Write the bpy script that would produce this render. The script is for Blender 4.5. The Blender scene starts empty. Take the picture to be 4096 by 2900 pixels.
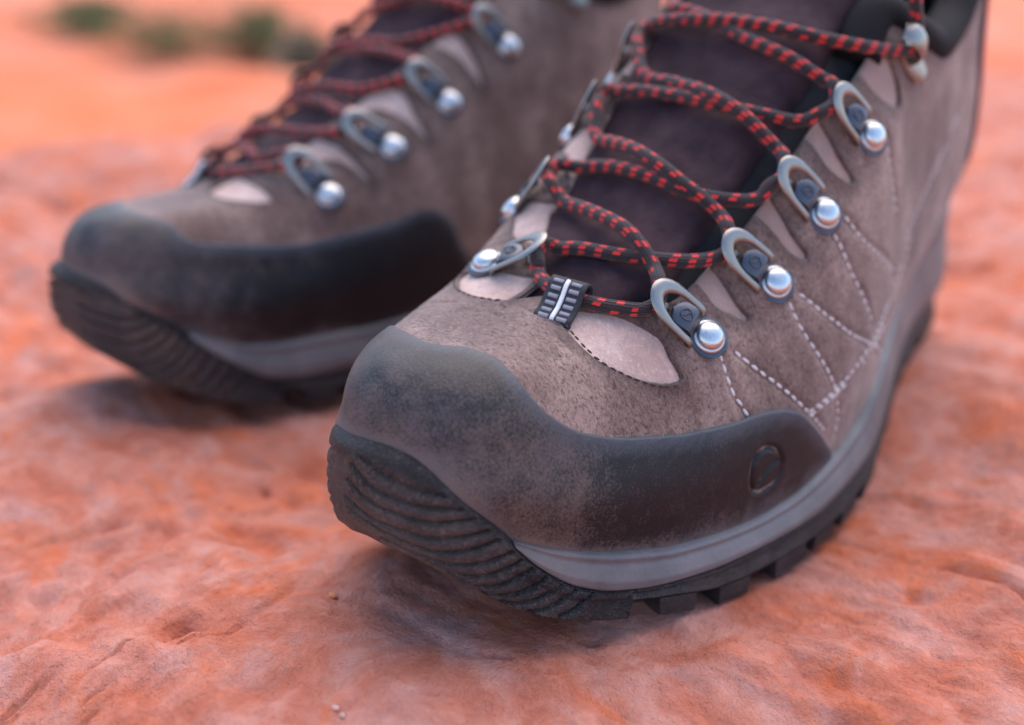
import bpy, bmesh, math, random
import numpy as np
from mathutils import Vector, Matrix

random.seed(4); rng = np.random.default_rng(4)
scene = bpy.context.scene
col = scene.collection
MM = 0.001

# ---------------------------------------------------------------- camera, sky, sun, exposure
cam_d = bpy.data.cameras.new('camera'); cam = bpy.data.objects.new('camera', cam_d); col.objects.link(cam)
yaw, pitch, roll = math.radians(42.117), math.radians(-23.611), math.radians(-0.65)
fw = Vector((-math.sin(yaw)*math.cos(pitch), math.cos(yaw)*math.cos(pitch), math.sin(pitch)))
rt = fw.cross(Vector((0, 0, 1))).normalized(); up = rt.cross(fw)
c_, s_ = math.cos(roll), math.sin(roll)
rt, up = c_*rt+s_*up, -s_*rt+c_*up
m = Matrix.Identity(4)
for i in range(3): m[i][0], m[i][1], m[i][2] = rt[i], up[i], -fw[i]
m.translation = Vector((0.17064, -0.12704, 0.17729))
cam.matrix_world = m
cam_d.lens = 23.0; cam_d.sensor_width = 22.05; cam_d.sensor_fit = 'HORIZONTAL'
cam_d.clip_start = 0.01; cam_d.clip_end = 500
cam_d.dof.use_dof = True; cam_d.dof.focus_distance = 0.262; cam_d.dof.aperture_fstop = 2.8; cam_d.dof.aperture_blades = 9
scene.camera = cam

SUN_EL, SUN_AZ = math.radians(54), math.radians(112)      # azimuth from +x towards +y : the sun direction on the ground
world = bpy.data.worlds.new('World'); scene.world = world; world.use_nodes = True
wn = world.node_tree; wn.nodes.clear()
sky = wn.nodes.new('ShaderNodeTexSky'); sky.sky_type = 'NISHITA'; sky.sun_disc = False
sky.sun_elevation = SUN_EL; sky.sun_rotation = math.radians(90)-SUN_AZ; sky.air_density = 1.0; sky.dust_density = 0.6
bg = wn.nodes.new('ShaderNodeBackground'); bg.inputs['Strength'].default_value = 0.115
wo = wn.nodes.new('ShaderNodeOutputWorld')
wn.links.new(sky.outputs[0], bg.inputs[0]); wn.links.new(bg.outputs[0], wo.inputs[0])
sd = bpy.data.lights.new('sun', 'SUN'); sd.energy = 1.3; sd.angle = math.radians(80); sd.color = (1.0, 0.80, 0.64)
sun = bpy.data.objects.new('sun', sd); col.objects.link(sun)
sdir = Vector((math.cos(SUN_AZ)*math.cos(SUN_EL), math.sin(SUN_AZ)*math.cos(SUN_EL), math.sin(SUN_EL)))
sun.rotation_euler = sdir.to_track_quat('Z', 'Y').to_euler(); sun.location = sdir*5
vs = scene.view_settings
vs.view_transform = 'Standard'; vs.look = 'None'; vs.gamma = 1.0; vs.use_curve_mapping = False
vs.exposure = 1.75
scene.cycles.max_bounces = 8; scene.cycles.diffuse_bounces = 5; scene.cycles.caustics_reflective = False

# ---------------------------------------------------------------- helpers
def link(o, parent=None, name=None):
    col.objects.link(o)
    if parent is not None: o.parent = parent
    return o
def empty(name, parent=None, loc=(0, 0, 0)):
    o = bpy.data.objects.new(name, None); o.location = loc; o.empty_display_size = .01
    return link(o, parent)
def tag(o, label=None, cat=None, group=None, kind=None):
    for k, v in (('label', label), ('category', cat), ('group', group), ('kind', kind)):
        if v: o[k] = v
    return o
def mesh_obj(name, V, F, mat, parent=None, attrs=None, merge=0.0, smooth=True, scale=MM):
    me = bpy.data.meshes.new(name)
    if isinstance(F, np.ndarray):                       # plain quads, fast
        V = np.asarray(V, np.float32)*scale; me.vertices.add(len(V)); me.vertices.foreach_set('co', V.ravel()); me.loops.add(F.size); me.loops.foreach_set('vertex_index', F.ravel().astype(np.int32))
        me.polygons.add(len(F)); me.polygons.foreach_set('loop_start', np.arange(0, F.size, 4, dtype=np.int32)); me.update(calc_edges=True)
    else: me.from_pydata((np.asarray(V, float)*scale).tolist(), [], [tuple(int(i) for i in f) for f in F])
    if attrs:
        for k, a in attrs.items():
            at = me.attributes.new(k, 'FLOAT', 'POINT'); at.data.foreach_set('value', np.asarray(a, np.float32))
    if merge:
        bm = bmesh.new(); bm.from_mesh(me); bmesh.ops.remove_doubles(bm, verts=bm.verts, dist=merge*scale)
        bm.to_mesh(me); bm.free()
    if smooth: me.polygons.foreach_set('use_smooth', [True]*len(me.polygons))
    me.materials.append(mat); me.update()
    return link(bpy.data.objects.new(name, me), parent)
def bm_mesh(name, bm, mat, smooth=True, sharp=None):
    me = bpy.data.meshes.new(name)
    bmesh.ops.recalc_face_normals(bm, faces=bm.faces)
    if smooth:
        for f in bm.faces: f.smooth = True
        if sharp:
            for e in bm.edges:
                if len(e.link_faces) == 2 and e.calc_face_angle(0) > math.radians(sharp): e.smooth = False
    bm.to_mesh(me); bm.free(); me.materials.append(mat); return me
def grid_faces(ni, nj, close_i=False):
    F = []
    for i in range(ni if close_i else ni-1):
        a = i*nj; b = ((i+1) % ni)*nj
        for j in range(nj-1): F.append((a+j, b+j, b+j+1, a+j+1))
    return F
def catmull(P, step):
    P = np.asarray(P, float); Q = np.vstack([2*P[0]-P[1], P, 2*P[-1]-P[-2]]); out = []
    for i in range(len(P)-1):
        a, b, c, d = Q[i:i+4]; n = max(2, int(np.linalg.norm(c-b)/step)); t = np.linspace(0, 1, n, endpoint=False)[:, None]
        out.append(.5*((2*b)+(c-a)*t+(2*a-5*b+4*c-d)*t*t+(3*b-a-3*c+d)*t**3))
    return np.vstack(out+[P[-1:]])
def resample(P, step):
    L = np.r_[0, np.cumsum(np.linalg.norm(np.diff(P, axis=0), axis=1))]; n = max(2, int(round(L[-1]/step))+1)
    u = np.linspace(0, L[-1], n); return np.stack([np.interp(u, L, P[:, k]) for k in range(P.shape[1])], 1)
def tube(P, r, n=10, flat=None):
    """verts/faces of a round tube along P (mm); flat=(normals, kn, kb) squashes the section"""
    P = np.asarray(P, float); T = np.gradient(P, axis=0); T /= np.linalg.norm(T, axis=1)[:, None]
    r = np.broadcast_to(np.asarray(r, float), (len(P),))
    if flat is None:
        ref = np.array([0.3, .2, 1.0]); N = ref-T*(T@ref)[:, None]
    else: N = flat[0]-T*(flat[0]*T).sum(1)[:, None]
    N /= np.linalg.norm(N, axis=1)[:, None]; B = np.cross(T, N)
    kn, kb = (1, 1) if flat is None else flat[1:]
    a = np.linspace(0, 2*np.pi, n, endpoint=False)
    V = P[:, None]+r[:, None, None]*(np.cos(a)[None, :, None]*N[:, None]*np.reshape(kn, (-1, 1, 1))+np.sin(a)[None, :, None]*B[:, None]*np.reshape(kb, (-1, 1, 1)))
    F = [(i*n+j, i*n+(j+1) % n, (i+1)*n+(j+1) % n, (i+1)*n+j) for i in range(len(P)-1) for j in range(n)]
    F += [tuple(range(n))[::-1], tuple((len(P)-1)*n+j for j in range(n))]
    return V.reshape(-1, 3), F
def dist_poly(P, polys):
    """distance from points to the closest of several polylines"""
    S = np.vstack([resample(q, .5) for q in polys]); out = np.empty(len(P))
    for i in range(0, len(P), 4000):
        out[i:i+4000] = np.sqrt(((P[i:i+4000, None]-S[None])**2).sum(2).min(1))
    return out
def in_poly(x, y, poly):
    r = np.zeros(len(x), bool); p = np.asarray(poly); q = np.roll(p, 1, 0)
    for (x1, y1), (x2, y2) in zip(p, q):
        if y1 == y2: continue
        r ^= ((y1 > y) != (y2 > y)) & (x < (x2-x1)*(y-y1)/(y2-y1)+x1)
    return r
class Noise2:
    def __init__(s, seed): s.t = np.random.default_rng(seed).random((256, 256))
    def __call__(s, x, y):
        xi = np.floor(x).astype(int); yi = np.floor(y).astype(int); fx = x-xi; fy = y-yi
        fx = fx*fx*fx*(fx*(fx*6-15)+10); fy = fy*fy*fy*(fy*(fy*6-15)+10); g = lambda a, b: s.t[a % 256, b % 256]
        return (g(xi, yi)*(1-fx)+g(xi+1, yi)*fx)*(1-fy)+(g(xi, yi+1)*(1-fx)+g(xi+1, yi+1)*fx)*fy-.5

# ---------------------------------------------------------------- materials
class NT:
    def __init__(s, name):
        s.m = bpy.data.materials.new(name); s.m.use_nodes = True; s.n = s.m.node_tree; s.n.nodes.clear()
        s.out = s.n.nodes.new('ShaderNodeOutputMaterial'); s.b = s.n.nodes.new('ShaderNodeBsdfPrincipled')
        s.n.links.new(s.b.outputs[0], s.out.inputs[0]); s.tc = s.n.nodes.new('ShaderNodeTexCoord'); s.co = s.tc.outputs['Object']
    def set(s, **k):
        for a, v in k.items(): s.plug(v, s.b.inputs[a.replace('_', ' ')])
        return s
    def plug(s, v, sock):
        if hasattr(v, 'is_output'): s.n.links.new(v, sock)
        elif isinstance(v, tuple) and len(v) == 3 and sock.type == 'RGBA': sock.default_value = (*v, 1)
        else: sock.default_value = v
    def noise(s, scale, detail=4, rough=.55, co=None, dist=0.0):
        n = s.n.nodes.new('ShaderNodeTexNoise'); n.inputs['Scale'].default_value = scale; n.inputs['Detail'].default_value = detail
        n.inputs['Roughness'].default_value = rough; n.inputs['Distortion'].default_value = dist
        s.n.links.new(co or s.co, n.inputs['Vector']); return n.outputs[0]
    def voro(s, scale, feature='F1', co=None, out=0):
        n = s.n.nodes.new('ShaderNodeTexVoronoi'); n.feature = feature; n.inputs['Scale'].default_value = scale
        s.n.links.new(co or s.co, n.inputs['Vector']); return n.outputs[out]
    def mapping(s, scale=(1, 1, 1), rot=(0, 0, 0), co=None):
        n = s.n.nodes.new('ShaderNodeMapping'); n.inputs['Scale'].default_value = scale; n.inputs['Rotation'].default_value = rot
        s.n.links.new(co or s.co, n.inputs['Vector']); return n.outputs[0]
    def ramp(s, f, stops):
        n = s.n.nodes.new('ShaderNodeValToRGB'); e = n.color_ramp.elements
        while len(e) < len(stops): e.new(.5)
        for q, (p, c) in zip(e, stops): q.position = p; q.color = (*c, 1) if isinstance(c, tuple) else (c, c, c, 1)
        s.n.links.new(f, n.inputs[0]); return n.outputs[0]
    def mix(s, f, a, b, mode='MIX'):
        n = s.n.nodes.new('ShaderNodeMix'); n.data_type = 'RGBA'; n.blend_type = mode
        s.plug(f, n.inputs[0]); s.plug(a, n.inputs[6]); s.plug(b, n.inputs[7]); return n.outputs[2]
    def math(s, op, a, b=0.0, c=0.0):
        n = s.n.nodes.new('ShaderNodeMath'); n.operation = op
        for i, v in enumerate((a, b, c)): s.plug(v, n.inputs[i])
        return n.outputs[0]
    def attr(s, name):
        n = s.n.nodes.new('ShaderNodeAttribute'); n.attribute_name = name; return n.outputs['Fac']
    def bump(s, h, strength=.5, dist=.0005, prev=None):
        n = s.n.nodes.new('ShaderNodeBump'); n.inputs['Strength'].default_value = strength; n.inputs['Distance'].default_value = dist
        s.n.links.new(h, n.inputs['Height'])
        if prev is not None: s.n.links.new(prev, n.inputs['Normal'])
        return n.outputs[0]

def mat_rubber(name, base, dust, dust_lo, dust_hi, grain, gstr, rough=.5, wrinkle=False, spec=.35, band=(.060, .067, .082)):
    k = NT(name)
    big = k.noise(30, 5, .62, None, .4); fine = k.noise(1500, 3, .7); mid = k.noise(160, 6, .72, None, .3)
    d = k.math('ADD', k.math('MULTIPLY', k.attr('dust'), .9), k.math('MULTIPLY', k.math('SUBTRACT', big, .5), 1.3))
    d = k.math('ADD', d, k.math('MULTIPLY', k.math('SUBTRACT', mid, .5), .9))
    d = k.math('ADD', d, k.math('MULTIPLY', k.math('SUBTRACT', fine, .5), 1.5))
    f = k.ramp(d, [(dust_lo, 0.0), (dust_hi, 1.0)])
    warm = k.ramp(k.noise(45, 4), [(.38, dust), (.62, tuple(c*q for c, q in zip(dust, (.72, .86, 1.08))))])
    sc = k.noise(420, 4, .7, k.mapping((3.0, .25, 1.0), (0, 0, .5)))
    b0 = k.mix(k.ramp(big, [(.42, 0.0), (.66, .5)]), base, tuple(c*2.2 for c in base))
    e = k.ramp(k.math('ADD', k.attr('edge'), k.math('MULTIPLY', k.math('SUBTRACT', sc, .5), .9)), [(.15, 1.0), (.95, 0.0)])     # rubbed, paler band along the free edge
    b0 = k.mix(k.math('MULTIPLY', e, .9), b0, band)
    c = k.mix(f, b0, warm)
    c = k.mix(k.math('MULTIPLY', k.ramp(k.noise(2300, 2, .6), [(.66, 0.0), (.74, 1.0)]), .35), c, tuple(x*1.2 for x in dust))
    s2 = k.noise(260, 5, .75, k.mapping((.35, 3.2, 1.2), (.3, .2, .9)))
    c = k.mix(k.math('MULTIPLY', k.ramp(s2, [(.63, 0.0), (.70, 1.0)]), .28), c, tuple(x*1.15 for x in dust))      # scuffs
    if wrinkle:
        w = k.noise(1050, 2, .5, k.mapping((1, 1, 1.8)), 1.8)
        hgt = k.ramp(w, [(.42, 0.0), (.58, 1.0)])
        nrm = k.bump(hgt, gstr, .0005)
    else:
        nrm = k.bump(k.noise(grain, 4, .65), gstr, .0003); nrm = k.bump(sc, .25, .00012, nrm)
    k.set(Base_Color=c, Roughness=k.math('ADD', rough, k.math('MULTIPLY', f, .28)), Normal=nrm, Specular_IOR_Level=spec)
    return k.m
M = {}
M['rand'] = mat_rubber('rand rubber', (.007, .0074, .0095), (.15, .102, .085), .34, 1.35, 1500, .6, .5, spec=.35)
M['sole'] = mat_rubber('outsole rubber', (.013, .0135, .017), (.17, .108, .082), .05, 1.2, 900, 1.0, .5, True, .35)
M['mid'] = mat_rubber('midsole foam', (.115, .108, .112), (.20, .14, .112), .35, 1.2, 700, .6, .5, band=(.13, .124, .13))
def mat_suede(name, a, b, c, dark, nap=.55):
    k = NT(name)
    big = k.noise(45, 5, .6); mid = k.noise(260, 4, .65); nape = k.noise(750, 3, .75, k.mapping((1.0, 1.6, 1.2), (0, 0, .6)), .6)
    base = k.ramp(big, [(.37, a), (.5, b), (.63, c)])
    base = k.mix(k.math('MULTIPLY', k.ramp(mid, [(.45, 0.0), (.7, 1.0)]), .45), base, tuple(x*.62 for x in b))
    fl = k.ramp(nape, [(.36, 1.0), (.5, 0.0)])
    base = k.mix(k.math('MULTIPLY', fl, nap), base, dark)
    light = k.ramp(nape, [(.56, 0.0), (.72, 1.0)])
    base = k.mix(k.math('MULTIPLY', light, .4), base, tuple(min(1, x*1.55) for x in c))
    base = k.mix(k.math('MULTIPLY', k.attr('dust'), .62), base, (.25, .155, .125)) if name.startswith('pale') else base
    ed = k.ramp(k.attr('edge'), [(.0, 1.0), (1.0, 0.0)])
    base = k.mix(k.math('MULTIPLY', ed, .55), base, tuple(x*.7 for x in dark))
    n = k.bump(nape, .55, .0005); n = k.bump(k.noise(120, 4, .6), .3, .0008, n)
    k.set(Base_Color=base, Roughness=.92, Normal=n, Sheen_Weight=.25, Sheen_Roughness=.5, Specular_IOR_Level=.15)
    return k.m
M['suede'] = mat_suede('brown suede', (.155, .093, .076), (.222, .145, .121), (.33, .222, .185), (.052, .029, .028), .75)
M['tan'] = mat_suede('pale tan suede', (.48, .31, .26), (.58, .40, .345), (.68, .50, .44), (.34, .20, .16), .25)
def mat_plain(name, c, rough, metal=0, **k2):
    k = NT(name); k.set(Base_Color=c, Roughness=rough, Metallic=metal)
    return k
k = mat_plain('brushed steel', (.27, .26, .245), .3, 1.0); nn = k.noise(1800, 3, .6)
k.set(Roughness=k.ramp(nn, [(.3, .32), (.7, .5)]), Normal=k.bump(k.noise(500, 3), .12, .0002)); M['steel'] = k.m
k = mat_plain('polished stud', (.54, .55, .56), .2, 1.0); k.set(Roughness=k.ramp(k.noise(700, 4, .7), [(.35, .26), (.7, .44)])); M['stud'] = k.m
k = mat_plain('blued steel', (.085, .092, .112), .36, .85); k.set(Roughness=k.ramp(k.noise(900, 4, .7), [(.3, .26), (.7, .5)])); M['blued'] = k.m
k = NT('tongue fabric'); w = k.noise(1100, 2, .6, k.mapping((1, 3, 1)));
k.set(Base_Color=k.mix(k.ramp(k.noise(60, 5, .65), [(.4, 0.0), (.72, 1.0)]), (.032, .016, .022), (.080, .044, .050)), Roughness=.82, Normal=k.bump(k.noise(60, 4), .35, .0015, k.bump(w, .5, .0004)), Specular_IOR_Level=.15); M['tongue'] = k.m
k = mat_plain('black lining', (.012, .011, .014), .9); k.set(Normal=k.bump(k.noise(900, 2), .4, .0004)); M['lining'] = k.m
k = mat_plain('collar fabric', (.010, .009, .011), .85); k.set(Specular_IOR_Level=.15); k.set(Normal=k.bump(k.noise(700, 2), .4, .0004)); M['collar'] = k.m
k = mat_plain('crimson tab', (.20, .012, .03), .75); M['crimson'] = k.m
k = NT('braided lace')
al, ar = k.attr('along'), k.attr('around')
col6 = k.math('MULTIPLY', ar, 8.0); par = k.math('FLOOR', k.math('MULTIPLY', k.math('FRACT', k.math('MULTIPLY', k.math('FLOOR', col6), .5)), 2.0))
uu = k.math('FRACT', k.math('ADD', k.math('ADD', k.math('DIVIDE', al, 4.8), k.math('MULTIPLY', ar, 1.0)), k.math('MULTIPLY', par, .07)))
m1 = k.math('LESS_THAN', k.math('ABSOLUTE', k.math('SUBTRACT', uu, .5)), .20)
m2 = k.math('LESS_THAN', k.math('ABSOLUTE', k.math('SUBTRACT', k.math('FRACT', col6), .5)), .31)
skip = k.math('LESS_THAN', k.math('FRACT', k.math('MULTIPLY', k.math('ADD', k.math('FLOOR', col6), k.math('FLOOR', k.math('ADD', k.math('DIVIDE', al, 4.8), ar))), .37)), .80)
red = k.math('MULTIPLY', k.math('MULTIPLY', m1, m2), skip)
wv = k.math('SINE', k.math('ADD', k.math('MULTIPLY', al, 7.0), k.math('MULTIPLY', ar, 44.0))); wv2 = k.math('SINE', k.math('SUBTRACT', k.math('MULTIPLY', al, 7.0), k.math('MULTIPLY', ar, 44.0)))
k.set(Base_Color=k.mix(red, k.mix(k.noise(500, 3), (.016, .009, .011), (.045, .028, .028)), k.mix(k.noise(1200, 2), (.70, .014, .02), (.90, .05, .04))),
      Roughness=.75, Normal=k.bump(k.math('MULTIPLY', wv, wv2), .6, .0003), Sheen_Weight=.2, Specular_IOR_Level=.3); M['lace'] = k.m
k = mat_plain('pale stitching', (.66, .58, .57), .8); M['thread'] = k.m
k = mat_plain('dark stitching', (.05, .032, .032), .85); M['darkthread'] = k.m
k = mat_plain('black webbing', (.022, .024, .03), .8); k.set(Normal=k.bump(k.noise(1500, 2), .5, .0003)); M['web'] = k.m
k = mat_plain('grey webbing bar', (.27, .26, .30), .8); k.set(Normal=k.bump(k.noise(1800, 2), .6, .0003)); M['webgrey'] = k.m
k = mat_plain('white webbing cord', (.78, .76, .78), .75); k.set(Normal=k.bump(k.noise(1500, 2), .5, .0003)); M['webwhite'] = k.m
# ---------------------------------------------------------------- boot last (millimetres, boot-local: x to the outer side, y towards the heel)
OUT = np.array([(0,306),(13,302),(20,289),(24,267),(27.5,246),(34,221),(42,196),(49.5,170),(52,148),(52,126),(49,106),(45,87),
    (40,70),(35,55),(29,38),(20,24),(8,16),(-5,14),(-15,18),(-23.5,26),(-32,41),(-38,58),(-42,78),(-45.5,98),(-47.5,120),(-48.5,145),
    (-48.5,167),(-48,192),(-46,217),(-42,242),(-38,264),(-30,287),(-15,301)], float)
def closed_spline(P, n):
    Q = np.vstack([P[-1:], P, P[:2]]); out = []
    t = np.linspace(0, 1, 30, endpoint=False)[:, None]
    for i in range(len(P)):
        a, b, c, d = Q[i], Q[i+1], Q[i+2], Q[i+3]
        out.append(.5*((2*b)+(c-a)*t+(2*a-5*b+4*c-d)*t*t+(3*b-a-3*c+d)*t**3))
    C = np.vstack(out); C = np.vstack([C, C[:1]])
    L = np.r_[0, np.cumsum(np.linalg.norm(np.diff(C, axis=0), axis=1))]
    u = np.linspace(0, L[-1], n, endpoint=False)
    C = np.stack([np.interp(u, L, C[:, k]) for k in (0, 1)], 1)
    for _ in range(60): C = (np.roll(C, 1, 0)+2*C+np.roll(C, -1, 0))/4
    return C
NS = 720
OC = closed_spline(OUT, NS)
_t = np.roll(OC, -1, 0)-np.roll(OC, 1, 0); _t /= np.linalg.norm(_t, axis=1)[:, None]
ON = np.stack([-_t[:, 1], _t[:, 0]], 1)
if (ON*(OC-OC.mean(0))).sum() < 0: ON = -ON
def pick(tab, s):                                   # periodic lookup of a per-outline table
    s = np.asarray(s) % 1.0*NS; i = np.floor(s).astype(int) % NS; f = s-np.floor(s)
    if tab.ndim > 1: f = f[..., None]
    return tab[i]*(1-f)+tab[(i+1) % NS]*f
def by_side(lat, med, blur=8):                      # table along the outline from y -> value lists of the two sides
    y = OC[:, 1]; x = OC[:, 0]
    l = np.array(lat, float); m = np.array(med, float)
    side = np.arange(NS)/NS < TIP
    v = np.where(side, np.interp(y, l[:, 0], l[:, 1]), np.interp(y, m[:, 0], m[:, 1]))
    for _ in range(blur): v = (np.roll(v, 1)+2*v+np.roll(v, -1))/4
    return v
TIP = np.argmin(OC[:, 1])/NS
ZF = by_side([(14,42),(24,40),(36,36),(42,32.7),(53,28),(61,25),(77,21),(95,18.6),(109,17.2),(125,18),(148,20),(180,23),(220,30),(260,44),(304,60)],
             [(14,42),(30,41.5),(37,39.8),(43,36.5),(50,33),(57,30.5),(68,28.2),(80,27.3),(93,26.5),(107,25.2),(121,24),(150,23),(180,25),(220,31),(260,44),(304,60)])
NEXP = by_side([(14,4),(25,3.8),(45,3.0),(65,2.6),(100,2.35),(122,2.35),(150,2.7),(175,3.2),(220,4.5),(304,6)],
               [(14,4),(25,3.8),(45,3.8),(58,4.3),(72,4.5),(84,4.3),(96,4.2),(120,4.6),(150,5.0),(200,5.0),(304,6)])
RY = [0,30,50,66,77,90,104,118,143,167,190,210,230,260]
RZ = [76.5,77.5,77,78.5,81,87,94.5,102.5,119,137,156,175,199,229]
RX = [-5,-5,-5,-5,-4,-5,-6,-8,-9,-9,-8,-6,-4,-3]
def ridge(y): return np.stack([np.interp(y, RY, RX), y, np.interp(y, RY, RZ)], -1)
def ridge_smooth(y): return sum(ridge(y+d) for d in (-6, -3, 0, 3, 6))/5
def ridge_y(y0):
    a = (y0+44+np.sqrt((y0-44)**2+120))/2
    return (a+222-np.sqrt((a-222)**2+300))/2
RYS = ridge_y(OC[:, 1])
TH = np.linspace(0, np.pi/2, 160)
def profile_rows(s):                                # (len(s), 160, 3) dense profiles from the feather line to the ridge
    P0 = np.concatenate([pick(OC, s), pick(ZF, s)[:, None]], 1); R = ridge_smooth(pick(RYS, s)); n = pick(NEXP, s)[:, None]
    H = 1-np.cos(TH)[None]**(2/n); V = np.sin(TH)[None]**(2/n)
    d = (R-P0)
    P = P0[:, None]+np.stack([d[:, 0:1]*H, d[:, 1:2]*H, d[:, 2:3]*V], -1)
    o = pick(ON, s)                                 # a slight belly over the feather line
    b = 2.2*np.sin(np.clip(V*1.6, 0, 1)*np.pi)**2
    rear = np.clip((P0[:, 1:2]-195)/45, 0, 1); rear = rear*rear*(3-2*rear); q = np.clip(V/.24, 0, 1); q2 = np.clip((V-.65)/.35, 0, 1)
    b = b+6.5*rear*q*q*(3-2*q)*(1-q2*q2*(3-2*q2))
    P[..., 0] += o[:, 0:1]*b; P[..., 1] += o[:, 1:2]*b
    return P
def surf_grid(s, t):
    """surface points and outward normals on the grid s x t (t in 0..1 by arc length, may run below 0)"""
    def ev(s):
        D = profile_rows(s); out = np.empty((len(s), len(t), 3))
        for i in range(len(s)):
            L = np.r_[0, np.cumsum(np.linalg.norm(np.diff(D[i], axis=0), axis=1))]; L /= L[-1]
            for k in range(3): out[i, :, k] = np.interp(t, L, D[i, :, k])
        lo = t < 0
        if lo.any(): out[:, lo, 2] += (t[lo]*60)[None]
        return out
    P = ev(s); e = 1.5/NS
    A, B = ev(s-e), ev(s+e); du = B-A
    for _ in range(2):
        P[:, 1:-1] = (P[:, :-2]+2*P[:, 1:-1]+P[:, 2:])/4
    dv = np.gradient(P, axis=1)
    n = np.cross(dv, du); n /= np.maximum(np.linalg.norm(n, axis=2), 1e-9)[..., None]
    c = P-np.array([-2, 120, 40.]); flip = (n*c).sum() < 0
    if flip: n = -n
    n[:, -1] = n[:, -2]
    return P, n
def surf_pts(s, t, off=0.0):
    """points/normals at paired (s, t)"""
    s = np.asarray(s, float); t = np.asarray(t, float)
    P = np.empty((len(s), 3)); N = np.empty((len(s), 3))
    h = 0.004
    for i in range(len(s)):
        tt = np.array([t[i]-2*h, t[i]-h, t[i], t[i]+h, t[i]+2*h]); tt = np.minimum(tt, 1.0) if t[i] > .985 else tt
        if t[i] > .985: tt = np.array([.985-2*h, .985-h, .985, .985+h, t[i]])
        p, n = surf_grid(np.array([s[i]]), tt)
        j = 4 if t[i] > .985 else 2
        P[i] = p[0, j]; N[i] = n[0, 2]
    return P+N*np.asarray(off).reshape(-1, 1) if np.ndim(off) else P+N*off, N
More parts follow.
